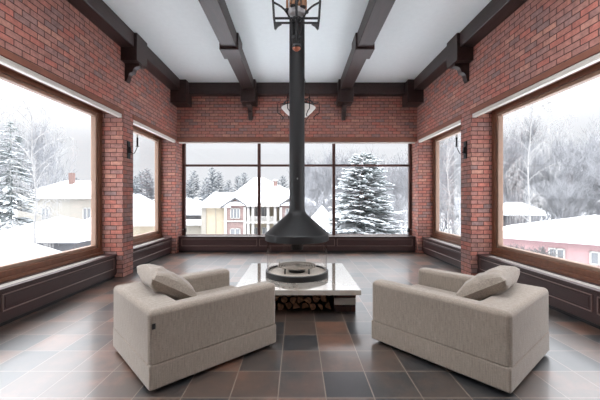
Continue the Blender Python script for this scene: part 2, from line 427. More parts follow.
# ------------------------------------------------------------------ ceiling beams
BZ = 4.08
def corbel(mb, base, out_dir, th, dep=.26, h=.32):
    """bracket under a block; base = point on the wall at its top, out_dir = unit vector into the room"""
    o = Vector(out_dir); side = Vector((-o.y, o.x, 0)); b0 = Vector(base)
    prof = [(0, 0), (dep, 0), (dep, -.045), (dep-.02, -.05)]
    for k in range(7):
        a = k/6*PI/2; prof.append((dep-.03-math.sin(a)*.085, -.055-(1-math.cos(a))*.085-.01*k/6))
    for k in range(7):
        a = k/6*PI/2; prof.append((dep-.125-math.sin(a)*.075, -.16-(1-math.cos(a))*.085))
    prof += [(.045, -h+.03), (.03, -h), (0, -h)]
    pts = [b0+o*d+Vector((0, 0, z))-side*th/2 for d, z in prof]
    mb.prism(pts, side*th)
for s in (-1, 1):
    e = empty('trim_%d' % (tn[0]+1), (s*2.99, 2, BZ)); tn[0] += 1; tag(e, kind='structure')
    def P(mb, nm, m=M['beam']):
        bmesh.ops.transform(mb.bm, matrix=Matrix.Translation((-s*2.99, -2, -BZ)), verts=mb.bm.verts); return mb.build(nm, m, e)
    a, b_ = sorted((s*2.87, s*W)); mb = MB(); mb.box(a, b_, YB, D, BZ, Hc, .008, 1); P(mb, 'beam')
    for yc in (1.18, 5.89):
        a, b_ = sorted((s*2.82, s*W)); mb = MB(); mb.box(a, b_, yc-.2, yc+.2, 3.85, Hc-.005, .01, 2); P(mb, 'collar')
        mb = MB(); corbel(mb, (s*W, yc, 3.85), (-s, 0, 0), .12); P(mb, 'corbel')
    a, b_ = sorted((s*2.72, s*W)); mb = MB(); mb.box(a, b_, 7.92, D, 3.77, Hc-.005, .01, 2); P(mb, 'end_block')
for xc in (-1.2, 1.2):
    e = empty('trim_%d' % (tn[0]+1), (xc, 2, BZ)); tn[0] += 1; tag(e, kind='structure')
    def P(mb, nm, m=M['beam']):
        bmesh.ops.transform(mb.bm, matrix=Matrix.Translation((-xc, -2, -BZ)), verts=mb.bm.verts); return mb.build(nm, m, e)
    mb = MB(); mb.box(xc-.135, xc+.135, YB, D, BZ, Hc, .008, 1); P(mb, 'beam')
    for yc in (1.18, 5.89):
        mb = MB(); mb.box(xc-.17, xc+.17, yc-.2, yc+.2, 4.035, Hc-.005, .008, 2); P(mb, 'collar')
    mb = MB(); mb.box(xc-.185, xc+.185, 7.9, D, 3.79, Hc-.005, .01, 2); P(mb, 'end_block')
    mb = MB(); corbel(mb, (xc, D, 3.79), (0, -1, 0), .1, .30, .36); P(mb, 'corbel')
e = MB().box(-W, W, 8.14, D, 4.05, Hc, .008, 1).build('trim_%d' % (tn[0]+1), M['beam']); tn[0] += 1; tag(e, kind='structure')
e = MB().box(-W, W, YB, YB+.22, 4.05, Hc, .008, 1).build('trim_%d' % (tn[0]+1), M['beam']); tn[0] += 1; tag(e, kind='structure')

# ------------------------------------------------------------------ radiator covers
def radiator_cover(label, origin, rz, L, depth, cuts=None):
    """runs along local +x for L; front faces local -y; back at y=depth"""
    r = empty('radiator_cover', origin, rz); h = .42
    mb = MB(); mb.box(0, L, 0, depth, .05, h-.03, .004, 1); mb.build('body', M['cover'], r)
    mb = MB(); mb.box(0, L, .03, depth-.01, 0, .05); mb.build('plinth', M['black'], r)
    mb = MB(); mb.box(0, L, -.014, .07, h-.03, h, .006, 2); mb.box(0, .18, .07, depth, h-.03, h, .003, 1); mb.box(L-.18, L, .07, depth, h-.03, h, .003, 1)
    mb.box(.18, L-.18, depth-.04, depth, h-.03, h); mb.build('top_board', M['cover'], r)
    mb = MB()
    mb.box(.18, L-.18, .072, depth-.042, h-.03, h-.022)
    k = max(1, int((depth-.13)/.016))
    for i in range(k): y = .078+i*(depth-.125)/k; mb.box(.18, L-.18, y, y+.009, h-.022, h-.004)
    mb.build('grille', M['grille'], r)
    n_ = max(1, round(L/2.2)); cuts = cuts or [.05+i*(L-.1)/n_ for i in range(n_+1)]
    for c0_, c1_ in zip(cuts, cuts[1:]):
        x0 = c0_+.03; x1 = c1_-.03
        mb = MB()
        t = .012
        for (a, b_, c, d) in ((x0, x1, .345, .345+t), (x0, x1, .165, .165+t), (x0, x0+t, .165, .357), (x1-t, x1, .165, .357)):
            mb.box(a, b_, -.012, .002, c, d, .003, 1)
        mb.build('moulding', M['cover_edge'], r)
        mb = MB(); mb.box(x0+.04, x1-.04, -.006, .002, .2, .325, .004, 1); mb.build('panel', M['cover'], r)
    tag(r, label, 'radiator cover', 'dark brown radiator covers under the windows')
    return r
def side_cover(s, y0, y1, label):
    # front faces the room; for s=-1 the front looks to +x
    L = y1-y0
    c = [.05, 2.27, L-.05] if L > 3 else None
    if s < 0: return radiator_cover(label, (-3.22, y0, 0), PI/2, L, .235, [L-q for q in reversed(c)] if c else None)
    return radiator_cover(label, (3.22, y1, 0), -PI/2, L, .235, c)
side_cover(-1, 1.375, 5.76, 'long dark brown radiator cover under the large left window')
side_cover(-1, 6.135, 8.29, 'short dark brown radiator cover under the narrow far left window')
side_cover(1, 1.375, 5.76, 'long dark brown radiator cover under the large right window')
side_cover(1, 6.135, 8.29, 'short dark brown radiator cover under the narrow far right window')
radiator_cover('widest dark brown radiator cover along the back wall under the wide window', (-3.105, 8.47, 0), 0, 6.21, .245)

# ------------------------------------------------------------------ fireplace
FX, FY = 0.0, 4.55
f = empty('plinth', (FX, FY, 0))
def slab_bm():
    mb = MB(); mb.box(-.755, .755, 3.79-FY, 5.38-FY, .268, .33, .006, 2); return mb
slab_bm().build('slab', M['marble'], f)
for s in (-1, 1):
    a, b_ = sorted((s*.46, s*.73))
    mb = MB(); mb.box(a, b_, 4.0-FY, 5.2-FY, .178, .262, .004, 1); p = mb.build('pier', M['brick_dark'], f)
    mb = MB(); mb.box(a, b_, 4.0-FY, 5.2-FY, .088, .172, .004, 1); mb.build('stone_course', M['marble'], p)
    mb = MB(); mb.box(a+.004, b_-.004, 4.01-FY, 5.19-FY, .0, .18); mb.build('mortar_core', M['logbark'], p)
    mb = MB()
    for k in range(2):
        w_ = (b_-a)/2; mb.box(a+k*w_+.004, a+(k+1)*w_-.004, 4.0-FY, 5.2-FY, 0, .082, .004, 1)
    mb.build('brick_course', M['brick_dark'], p)
mb = MB(); mb.box(-.46, .46, 5.05-FY, 5.2-FY, 0, .262); mb.build('rear_panel', M['logbark'], f)
tag(f, 'low fireplace plinth with cream marble slab on brick piers, firewood below', 'plinth')

g = empty('hanging_fireplace', (FX, FY, .33))
def PB(mb, nm, m, par=g): return mb.build(nm, m, par)
mb = MB(); mb.lathe([(.435, .0), (.44, .004), (.44, .072), (.436, .077), (.412, .077), (.407, .072), (.405, .022)], seg=64); base = PB(mb, 'base_ring', M['ring'])
mb = MB(); mb.lathe([(0, .05), (.40, .05), (.405, .055)], seg=64); PB(mb, 'sand_pan', M['pan'], base)
mb = MB(); mb.lathe([(0, 0.001), (.435, .001), (.435, .02), (0, .02)], seg=64); PB(mb, 'base_plate', M['ring'], base)
mb = MB(); mb.lathe([(.422, .07), (.422, .50), (.417, .50), (.417, .07), (.422, .07)], seg=72); PB(mb, 'glass_cylinder', M['fireglass'])
prof = [(.40, .50), (.436, .492), (.445, .497), (.447, .578), (.442, .592), (.425, .607), (.36, .664), (.30, .716), (.24, .771), (.19, .812), (.155, .843), (.13, .868), (.117, .892), (.110, .93), (.108, .98)]
mb = MB(); mb.lathe(prof, seg=72); hood = PB(mb, 'hood', M['steel'])
mb = MB(); mb.lathe([(.40, .49), (.40, .55), (.12, .60), (.0, .60)], seg=48); PB(mb, 'hood_lining', M['ring'], hood)
mb = MB(); mb.lathe([(.108, .95), (.108, Hc-.32)], seg=48); fl = PB(mb, 'flue_pipe', M['steel'])
mb = MB(); mb.lathe([(.108, 3.9), (.16, 3.98), (.17, Hc-.322), (.0, Hc-.322)], seg=48); PB(mb, 'ceiling_collar', M['steel'], fl)
mb = MB(); mb.lathe([(0, -.0), (.008, 0), (.01, .006), (.01, .03), (0, .034)], seg=12)
bmesh.ops.transform(mb.bm, matrix=Matrix.Translation((.006, -.105, 1.35)) @ Matrix.Rotation(PI/2, 4, 'X') @ Matrix.Diagonal((.8, 1.2, 1, 1)), verts=mb.bm.verts); PB(mb, 'damper_knob', M['cup'], fl)
mb = MB(); mb.lathe([(0, .36), (.08, .36), (.085, .37), (.085, .6)], seg=36); PB(mb, 'damper', M['ring'])
gr = MB()
for k in range(7): gr.ring(.05+k*.036, .007, (0, 0, .135), 40, 6)
for k in range(8):
    a = k*PI/8; gr.tube([(-.27*math.cos(a), -.27*math.sin(a), .128), (.27*math.cos(a), .27*math.sin(a), .128)], .006, 6)
grate = PB(gr, 'grate', M['grate'])
for k in range(4):
    a = PI/4+k*PI/2; mb = MB(); mb.tube([(.23*math.cos(a), .23*math.sin(a), .02), (.23*math.cos(a), .23*math.sin(a), .13)], .012, 8); PB(mb, 'leg', M['ring'], grate)
mb = MB(); mb.lathe([(0, .02), (.09, .02), (.12, .055), (.12, .075), (.1, .08), (0, .07)], seg=32); PB(mb, 'burner', M['ring'])
mb = MB(); mb.tube([(-.24, -.1, .13), (-.24, -.1, .21)], .007, 6); PB(mb, 'ignition_pin', M['grate'], grate)
tag(g, 'suspended black steel fireplace with conical hood, glass cylinder and tall flue', 'fireplace')

# firewood
random.seed(5)
def log_mesh(kind):
    mb = MB(); r = .052
    if kind == 0: ang = [i*PI/9 for i in range(10)]; pts = [(r*math.cos(a), r*math.sin(a)-.02) for a in ang]
    elif kind == 1: pts = [(-.05, -.035), (.045, -.04), (.052, .0), (.03, .035), (0, .045), (-.03, .035)]
    elif kind == 2: pts = [(r*.9*math.cos(a), r*.9*math.sin(a)) for a in [i*2*PI/12 for i in range(12)]]
    else: pts = [(-.055, -.03), (.055, -.028), (.01, .05), (-.01, .052)]
    mb.prism([(x, 0, z) for x, z in pts], (0, .42, 0), .003)
    return mb
logs = []
for k in range(4):
    o = log_mesh(k).build('firewood_log', M['wood']); o.data.materials.append(M['logbark'])
    for p in o.data.polygons:
        if abs(p.normal.y) < .5 and (k in (2,) or p.normal.z > .1 and k in (0, 1)): p.material_index = 1
    logs.append(o)
rows = [(.052, 9, 0), (.135, 9, .05), (.212, 9, 0)]
first = set(); cnt = 0
for z, nn, off in rows:
    for i in range(nn):
        x = -.405+off*.9+i*.1+random.uniform(-.008, .008)
        if x > .41: continue
        k = random.choice((0, 1, 1, 2, 3, 3)); o = logs[k] if k not in first else copy_tree(logs[k]); first.add(k)
        o.location = (x, 4.05+random.uniform(-.02, .05), z+random.uniform(-.004, .004)); o.rotation_euler = (0, random.uniform(0, 2*PI) if k != 9 else 0, random.uniform(-.04, .04))
        o.scale = (.92, 1, .86) if z < .2 else (.86, 1, .72)
        tag(o, '%s firewood log, %s from the left in the %s row under the slab' % (('half-round', 'chunky split', 'round', 'wedge-shaped')[k], ('first', 'second', 'third', 'fourth', 'fifth', 'sixth', 'seventh', 'eighth', 'ninth')[i], 'bottom' if z < .1 else 'middle' if z < .2 else 'top'), 'firewood', 'firewood logs under the fireplace slab')

# ------------------------------------------------------------------ armchairs
CW, CD = 1.02, 1.18     # width (local y), depth (local x, front = +x); origin at rear right corner
def smooth_disp(bm, amp, sc_=3.0, seed=0):
    for v in bm.verts:
        q = noise.noise_vector(v.co*sc_+Vector((seed, 0, 0)))
        v.co += q*amp
def armchair(loc, rz, mirror, label, CW, CD):
    r = empty('armchair', loc, rz)
    my = -1 if mirror else 1
    H, Zb, Zm = .60, .03, .215
    at, bt = .165, .27
    # U-shaped body: bevelled once, then cut flush into back and arms
    def ubody():
        mb = MB()
        U = [(0, 0), (CD, 0), (CD, at), (bt, at), (bt, CW-at), (CD, CW-at), (CD, CW), (0, CW)]
        mb.prism([(x, y*my, Zm+.004) for x, y in U], (0, 0, H-Zm-.004))
        es = [e_ for e_ in mb.bm.edges if max(v.co.z for v in e_.verts) > Zm+.02]
        bmesh.ops.bevel(mb.bm, geom=es, offset=.042, segments=5, affect='EDGES', profile=.5)
        bmesh.ops.triangulate(mb.bm, faces=[f_ for f_ in mb.bm.faces if len(f_.verts) > 4])
        return mb
    def cut(co, no):
        nonlocal_mb.bm
    parts = []
    for nm, planes in (('backrest', [((bt+.0, 0, 0), (1, 0, 0))]),
                       ('arm', [((bt+.0, 0, 0), (-1, 0, 0)), ((0, my*CW/2, 0), (0, my, 0))]),
                       ('arm', [((bt+.0, 0, 0), (-1, 0, 0)), ((0, my*CW/2, 0), (0, -my, 0))])):
        mb = ubody()
        for co, no in planes:
            bmesh.ops.bisect_plane(mb.bm, geom=list(mb.bm.verts)+list(mb.bm.edges)+list(mb.bm.faces), plane_co=co, plane_no=no, clear_outer=True)
        parts.append(mb.build(nm, M['fabric'], r))
    # plinth base following the same outline, a little softer
    mb = MB(); y0, y1 = sorted((0, my*CW)); mb.box(.0, CD, y0, y1, Zb, Zm, .016, 3); mb.build('base', M['fabric'], r)
    y0, y1 = sorted((my*(at+.004), my*(CW-at-.004))); mb = MB(); mb.box(bt+.004, CD+.01, y0, y1, Zm+.006, .43, .04, 4); mb.build('seat', M['fabric'], r)
    for (x, y) in ((.08, .08), (CD-.08, .08), (.08, CW-.08), (CD-.08, CW-.08)):
        mb = MB(); mb.lathe([(0, 0), (.028, 0), (.03, .004), (.03, .034), (0, .034)], (x, my*y, 0), 16); mb.build('foot', M['black'], r)
    # piping along the near rear corner
    mb = MB(); mb.tube([(.013, my*.013, Zm+.04), (.013, my*.013, H-.05)], .004, 6); mb.build('corner_seam', M['fabric'], r)
    tag(r, label, 'armchair', 'pair of low beige armchairs')
    # cushion, its own thing
    return r
def cushion(loc, rot, label, w_=.62, h_=.48, t_=.17, seed=0):
    bm = bmesh.new(); N = 26
    for side in (1, -1):
        grid = []
        for i in range(N+1):
            row = []
            for j in range(N+1):
                u = -1+2*i/N; v = -1+2*j/N
                pin = 1-.07*(1-(u*u))*abs(v)**3-.07*(1-v*v)*abs(u)**3
                th = ((1-abs(u)**3.2)*(1-abs(v)**3.2))**.38 if abs(u) < 1 and abs(v) < 1 else 0
                wr = .016*noise.noise(Vector((u*3+seed, v*3, side)))+.012*math.sin(6*u+4*v*v+seed)*th*(abs(v))
                x = u*w_/2*(1-.07*(1-v*v)*abs(u)); y = v*h_/2*(1-.07*(1-u*u)*abs(v))
                row.append(bm.verts.new((x, y, side*(th*t_/2)+wr*th)))
            grid.append(row)
        for i in range(N):
            for j in range(N): bm.faces.new((grid[i][j], grid[i+1][j], grid[i+1][j+1], grid[i][j+1]))
    bmesh.ops.remove_doubles(bm, verts=bm.verts, dist=.0006)
    m_ = MB(); m_.bm.free(); m_.bm = bm
    o = m_.build('cushion', M['fabric']); o.location = loc; o.rotation_euler = rot
    tag(o, label, 'cushion', 'beige cushions on the armchairs'); return o
AL, AR = math.radians(43.0), math.radians(130)
armchair((-1.045, 2.285, 0), AL, False, 'low boxy beige armchair to the left of the fireplace', .985, 1.165)
armchair((1.497, 2.258, 0), AR, True, 'low boxy beige armchair to the right of the fireplace', 1.025, 1.2)
def in_chair(o, a, mir, A, B, z):
    my = -1 if mir else 1
    return Vector((o[0]+A*math.cos(a)-my*B*math.sin(a), o[1]+A*math.sin(a)+my*B*math.cos(a), z))
def cush_rot(a, tilt, twist):
    # local x along the back, local y up the slope, tipped over the back
    m_ = Matrix.Rotation(a+twist, 4, 'Z') @ Matrix.Rotation(-tilt, 4, 'Y').inverted() @ Matrix.Rotation(PI/2, 4, 'Z')
    return m_.to_euler()
cushion(in_chair((-1.06, 2.285), AL, False, .36, .60, .635), cush_rot(AL, math.radians(32), math.radians(-6)), 'beige cushion leaning on the backrest of the left armchair', .62, .44, .2, 1)
cushion(in_chair((1.505, 2.255), AR, True, .36, .60, .635), cush_rot(AR, math.radians(32), math.radians(6)), 'beige cushion leaning on the backrest of the right armchair', .62, .44, .2, 4)
mb = MB(); mb.box(-.002, .002, -.012, .012, -.02, .02)
# small dark care tag stitched on the left chair's rear corner
tg = mb.build('care_tag', M['black']); tg.parent = [o for o in bpy.data.objects if o.name == 'armchair'][0]; tg.location = (.03, -.002, .49); tg.rotation_euler = (0, 0, PI/2)

# ------------------------------------------------------------------ chandeliers
def candle(par, p, h=.1, r=.011, lit=False):
    mb = MB(); mb.lathe([(0, 0), (.03, 0), (.034, .008), (.012, .012)], p, 16); mb.build('drip_plate', M['iron'], par)
    mb = MB(); mb.lathe([(r, .012), (r, h), (0, h)], p, 12); mb.build('candle', M['iron' if not lit else 'amber'], par)
    mb = MB(); mb.lathe([(0, h), (r*.9, h+.012), (r*1.1, h+.03), (r*.5, h+.055), (0, h+.066)], p, 12); mb.build('bulb', M['shade' if not lit else 'amber'], par)
def chandelier(loc, half, label, zc):
    """square wrought-iron cage lantern; loc is the tip of the finial"""
    r = empty('chandelier', loc)
    top = Hc-loc[2]
    R = half
    mb = MB()
    for sx, sy in ((1, 0), (-1, 0), (0, 1), (0, -1)):     # cage uprights on four sides
        px, py = sx*R, sy*R
        mb.tube([(px*.94, py*.94, .235), (px, py, .35), (px*1.1, py*1.1, .75)], .014, 6)
        t = Vector((-sy, sx, 0))
        # foot flare of each upright
        mb.prism([Vector((px*.94, py*.94, .285))-t*.012, Vector((px*.94, py*.94, .225))-t*.012, Vector((px*.82, py*.82, .262))-t*.012, Vector((px*.66, py*.66, .285))-t*.012], t*.024)
    mb.build('cage_upright', M['iron'], r)
    mb = MB(); mb.tube([(-R*.97, 0, .30), (R*.97, 0, .30)], .011, 6); mb.tube([(0, -R*.97, .30), (0, R*.97, .30)], .011, 6)
    mb.tube([(-R, 0, .35), (R, 0, .35)], .012, 6); mb.tube([(0, -R, .35), (0, R, .35)], .012, 6)
    mb.build('cross_bar', M['iron'], r)
    mb = MB(); mb.ring(R*1.1, .014, (0, 0, .75), 48); mb.build('hoop', M['iron'], r)
    for k in range(4):
        a = k*PI/2+PI/4*0; c_, s_ = math.cos(a), math.sin(a); pts = []
        for rad, z in ((.034, .08), (.037, .15), (.04, .22), (.046, .28), (.057, .32), (.072, .355), (.098, .403), (.128, .443), (.16, .472), (.195, .495), (.25, .523)):
            pts.append((c_*rad, s_*rad, z))
        mb = MB(); mb.tube(pts, .011, 8); mb.build('scroll_arm', M['iron'], r)
    mb = MB(); mb.lathe([(0, 0), (.012, .004), (.02, .02), (.046, .028), (.052, .045), (.04, .07), (.02, .085), (.016, .12), (.04, .135), (.05, .15), (.03, .165), (.018, .19), (.018, .3), (.05, .33), (.05, .35), (.012, .38), (.012, top-.02), (.06, top-.02), (.06, top), (0, top)], seg=24)
    mb.build('stem', M['iron'], r)
    mb = MB(); mb.lathe([(0, -.004), (.014, -.003), (.03, .012), (.043, .022), (.046, .03), (.02, .03)], seg=24); mb.build('finial_cap', M['copper'], r)
    mb = MB(); mb.lathe([(.03, .36), (.085, .38), (.095, .43), (.09, .43), (.03, .37)], seg=24); mb.build('light_cup', M['cup'], r)
    for k in range(6):
        a = k*PI/3+.2; candle(r, (math.cos(a)*.10, math.sin(a)*.10, .42), .12, .014, True)
    tag(r, label, 'chandelier', 'wrought iron chandeliers')
    return r
chandelier((-.005, 3.45, 2.98), .24, 'nearer black iron cage chandelier with amber candles, in front of the flue', 0)

def bowl_chandelier(loc, label):
    r = empty('chandelier', loc); top = Hc-loc[2]; R = .37
    mb = MB(); mb.lathe([(0, .06), (.06, .065), (.17, .13), (.28, .23), (.35, .31), (.34, .31), (.27, .235), (.165, .14), (.05, .075), (0, .07)], seg=40); mb.build('bowl_shade', M['shade'], r)
    mb = MB(); mb.ring(.32, .016, (0, 0, .33), 48); mb.ring(.30, .012, (0, 0, .40), 48)
    for a in range(12): t = a*PI/6; mb.tube([(.32*math.cos(t), .32*math.sin(t), .33), (.30*math.cos(t), .30*math.sin(t), .40)], .008, 6)
    mb.build('hoop', M['iron'], r)
    for k in range(6):
        a = k*PI/3; c_, s_ = math.cos(a), math.sin(a)
        pts = [(.31*c_, .31*s_, .40), (.42*c_, .42*s_, .42), (.425*c_, .425*s_, .30), (.42*c_, .42*s_, .2), (.36*c_, .36*s_, .17), (.31*c_, .31*s_, .11), (.33*c_, .33*s_, .07)]
        mb = MB(); mb.tube(pts, .010, 6); mb.build('side_scroll', M['iron'], r)
        pts = [(.31*c_, .31*s_, .33)] + [(c_*(.31-.27*t), s_*(.31-.27*t), .33-.3*t**.7) for t in (.25, .5, .75, 1)]
        mb = MB(); mb.tube(pts, .009, 6); mb.build('rib', M['iron'], r)
    mb = MB(); mb.lathe([(0, -.02), (.02, -.01), (.03, .02), (.05, .05), (.02, .07), (.012, .1), (.012, .5)], seg=20); mb.build('finial', M['iron'], r)
    for k in range(3):
        a = PI/2+k*2*PI/3; mb = MB(); mb.tube([(.29*math.cos(a), .29*math.sin(a), .4), (.0, .0, top-.05)], .005, 6); mb.build('chain', M['iron'], r)
    mb = MB(); mb.lathe([(0, top), (.07, top), (.06, top-.03), (.01, top-.06), (0, top-.06)], seg=24); mb.build('canopy', M['iron'], r)
    tag(r, label, 'chandelier', 'wrought iron chandeliers')
bowl_chandelier((.03, 6.6, 2.95), 'farther chandelier with white glass bowl and iron scrolls behind the flue')

# ------------------------------------------------------------------ wall sconces
for s in (-1, 1):
    r = empty('wall_sconce', (s*W, 5.95, 2.12))
    mb = MB(); mb.box(min(0, -s*.02), max(0, -s*.02), -.05, .05, .02, .34, .006, 1); mb.build('backplate', M['iron'], r)
    mb = MB(); mb.box(min(-s*.018, -s*.05), max(-s*.018, -s*.05), -.03, .03, .12, .24, .01, 2); mb.build('boss', M['iron'], r)
    for yy in (.03,):
        pts = [(-s*.03, yy*.3, .2)] + [(-s*(.03+.125*t), yy*(.3+.7*t), .2-.10*math.sin(PI*min(1, t*1.05))+.05*t*t) for t in (.2, .4, .6, .8, 1)]
        mb = MB(); mb.tube(pts, .007, 8); a_ = mb.build('arm', M['iron'], r)
        candle(a_, (pts[-1][0], pts[-1][1], pts[-1][2]), .17, .016)
    tag(r, 'black iron candle sconce on the %s brick pier between the windows' % side_txt[s], 'wall sconce', 'black iron wall sconces')

# small black fixtures of unidentified use in the lower corners of the back window
for s in (-1, 1):
    r = empty('corner_fixture', (s*2.99, 8.64, .42))
    mb = MB(); mb.lathe([(0, 0), (.035, 0), (.035, .012), (.01, .016), (.01, .1)], seg=16); mb.build('stand', M['black'], r)
    mb = MB(); mb.box(-.03, .03, -.03, .03, .09, .2, .008, 2); mb.build('fixture_head', M['black'], r)
    mb = MB(); mb.tube([(-s*0, 0, .15), (s*.06, 0, .17), (s*.085, 0, .15)], .009, 6); mb.build('bracket', M['cup'], r)
    tag(r, 'small black spotlight in the lower %s corner of the back window' % side_txt[s], 'fixture', 'small black corner fixtures')

# ------------------------------------------------------------------ outside
GZ = -5.6
def at(px, py, Y): return Vector(((px-297)*Y/323, Y, 1.4-(py-199)*Y/323))
bm = bmesh.new(); N = 70; S = 340
vs = [[None]*(N+1) for _ in range(N+1)]
for i in range(N+1):
    for j in range(N+1):
        x = (i/N-.5)*S; y = -60+j/N*S; rr = math.hypot(x, y-5)
        z = GZ+max(0, (rr-60))*.035+.35*noise.noise(Vector((x*.08, y*.08, 0)))
        vs[i][j] = bm.verts.new((x, y, z))
for i in range(N):
    for j in range(N): bm.faces.new((vs[i][j], vs[i+1][j], vs[i+1][j+1], vs[i][j+1]))
m_ = MB(); m_.bm.free(); m_.bm = bm; gnd = m_.build('ground', M['snow']); tag(gnd, kind='structure')

def hip_roof(mb, x0, x1, y0, y1, ze, ridge, th=.45):
    """snow-covered hip roof; ridge = (xa, xb, yr, zr)"""
    xa, xb, yr, zr = ridge; b_ = mb.bm
    lo = [b_.verts.new(p) for p in ((x0, y0, ze), (x1, y0, ze), (x1, y1, ze), (x0, y1, ze))]
    hi = [b_.verts.new((p[0]+dx, p[1]+dy, ze+th)) for p, dx, dy in zip([(x0, y0), (x1, y0), (x1, y1), (x0, y1)], (.12, -.12, -.12, .12), (.12, .12, -.12, -.12))]
    A = b_.verts.new((xa, yr, zr)); B = b_.verts.new((xb, yr, zr))
    b_.faces.new(lo[::-1])
    for i in range(4): j = (i+1) % 4; b_.faces.new((lo[i], lo[j], hi[j], hi[i]))
    b_.faces.new((hi[0], hi[1], B, A)); b_.faces.new((hi[1], hi[2], B)); b_.faces.new((hi[2], hi[3], A, B)); b_.faces.new((hi[3], hi[0], A))
    return mb
def house_window(par, x0, x1, y, z0, z1, n=2):
    mb = MB(); t = .13
    mb.box(x0, x1, y-.1, y, z0, z0+t); mb.box(x0, x1, y-.1, y, z1-t, z1); mb.box(x0, x0+t, y-.1, y, z0, z1); mb.box(x1-t, x1, y-.1, y, z0, z1)
    for k in range(1, n): xm = x0+(x1-x0)*k/n; mb.box(xm-t/2, xm+t/2, y-.1, y, z0, z1)
    f_ = mb.build('window', M['white'], par, smooth=False)
    mb = MB(); mb.box(x0+.05, x1-.05, y-.05, y-.02, z0+.05, z1-.05); mb.build('pane', M['farglass'], f_, smooth=False)
# --- large cream and brick house straight ahead (front plane y = 50)
h = empty('house', (0, 0, 0))
K = 50/323
def X(px, Y=50): return (px-297)*Y/323
def Z(py, Y=50): return 1.4-(py-199)*Y/323
mb = MB(); mb.box(X(203), X(226), 50, 62, GZ, Z(206.5)); mb.build('wing_wall', M['cream'], h, smooth=False)
mb = MB(); mb.box(X(203)-.25, X(203)+.5, 49.85, 50.0, GZ, Z(207)); mb.box(X(215.5), X(216), 49.9, 50.0, GZ, Z(207)); mb.build('corner_board', M['cream2'], h, smooth=False)
mb = MB(); mb.box(X(226), X(312), 51.5, 63, GZ, Z(205)); mb.build('main_wall', M['cream'], h, smooth=False)
for (a, b_, pk) in ((225.5, 246.5, 236), (280, 301, 290.5)):
    mb = MB(); xa, xb, xm = X(a), X(b_), X(pk)
    mb.prism([(xa, 49.4, GZ), (xb, 49.4, GZ), (xb, 49.4, Z(206.5)), (xm, 49.4, Z(199.7)), (xa, 49.4, Z(206.5))], (0, 2.4, 0)); mb.build('gable_bay', M['brick_far'], h, smooth=False)
    # snow on the gable and its dark barge boards
    mb = MB()
    for (p, q) in (((xa-.6, Z(208.3)), (xm, Z(198.9))), ((xb+.6, Z(208.3)), (xm, Z(198.9)))):
        mb.prism([(p[0], 49.0, p[1]), (q[0], 49.0, q[1]), (q[0], 49.0, q[1]+.22), (p[0], 49.0, p[1]+.22)], (0, 4, 0))
    mb.build('barge_board', M['grey'], h, smooth=False)
    mb = MB()
    for (p, q) in (((xa-.6, Z(208.3)+.24), (xm, Z(198.9)+.24)), ((xb+.6, Z(208.3)+.24), (xm, Z(198.9)+.24))):
        mb.prism([(p[0], 49.1, p[1]), (q[0], 49.1, q[1]), (q[0], 49.1, q[1]+.4), (p[0], 49.1, p[1]+.3)], (0, 5, 0))
    mb.build('gable_snow', M['snow'], h)
    mb = MB(); mb.box(xa-.12, xb+.12, 49.2, 49.4, Z(221.6), Z(220.2)); mb.box(xa-.05, xa+.35, 49.25, 49.4, GZ, Z(207)); mb.box(xb-.35, xb+.05, 49.25, 49.4, GZ, Z(207)); mb.build('white_trim', M['white'], h, smooth=False)
    house_window(h, xm-.75, xm+.75, 49.4, Z(218.5), Z(208), 3); house_window(h, xm-.8, xm+.8, 49.4, Z(238), Z(228), 2)
# balcony between the gables
mb = MB(); mb.box(X(247), X(280), 49.0, 51.5, Z(223), Z(221.5)); mb.box(X(247), X(280), 48.9, 51.5, Z(206.5), Z(203)); mb.build('balcony_slab', M['white'], h, smooth=False)
for px in (249, 253.5, 268.5, 275.5):
    mb = MB(); mb.lathe([(.24, GZ), (.24, Z(206.5))], (X(px), 49.4, 0), 12); mb.build('column', M['white'], h)
mb = MB(); mb.box(X(249), X(276), 49.3, 49.42, Z(217), Z(216.2)); mb.box(X(249), X(276), 49.3, 49.42, Z(221.4), Z(220.8))
for k in range(34): xx = X(249)+k*(X(276)-X(249))/33; mb.box(xx-.035, xx+.035, 49.32, 49.4, Z(221.4), Z(216.2))
mb.build('balustrade', M['white'], h, smooth=False)
for a, b_ in ((252, 257), (260, 267.5)): house_window(h, X(a), X(b_), 51.5, Z(221), Z(207.5), 2)
for a, b_ in ((252, 257), (261, 268)): house_window(h, X(a), X(b_), 51.5, Z(240), Z(228), 2)
mb = MB(); hip_roof(mb, X(200)-.2, X(232), 49.2, 63, Z(207.6), (X(214, 54), X(236, 54), 54, 1.4+6.8*54/323), .35)
hip_roof(mb, X(223), X(316), 49.0, 66, Z(205.5), (X(254, 57), X(263, 57), 57, 1.4+21.5*57/323), .5)
mb.build('snowy_roof', M['snow'], h)
mb = MB(); mb.box(X(271.5), X(275.5), 54, 54.7, 2.0, 1.4+18*54/323); ch = mb.build('chimney', M['chimney'], h, smooth=False)
mb = MB(); mb.box(X(271.1), X(275.9), 53.9, 54.8, 1.4+18*54/323, 1.4+19.6*54/323, .08, 2); mb.build('chimney_snow', M['snow'], ch)
tag(h, 'two-storey cream and brick house with balcony columns and thick snowy roof', 'house')

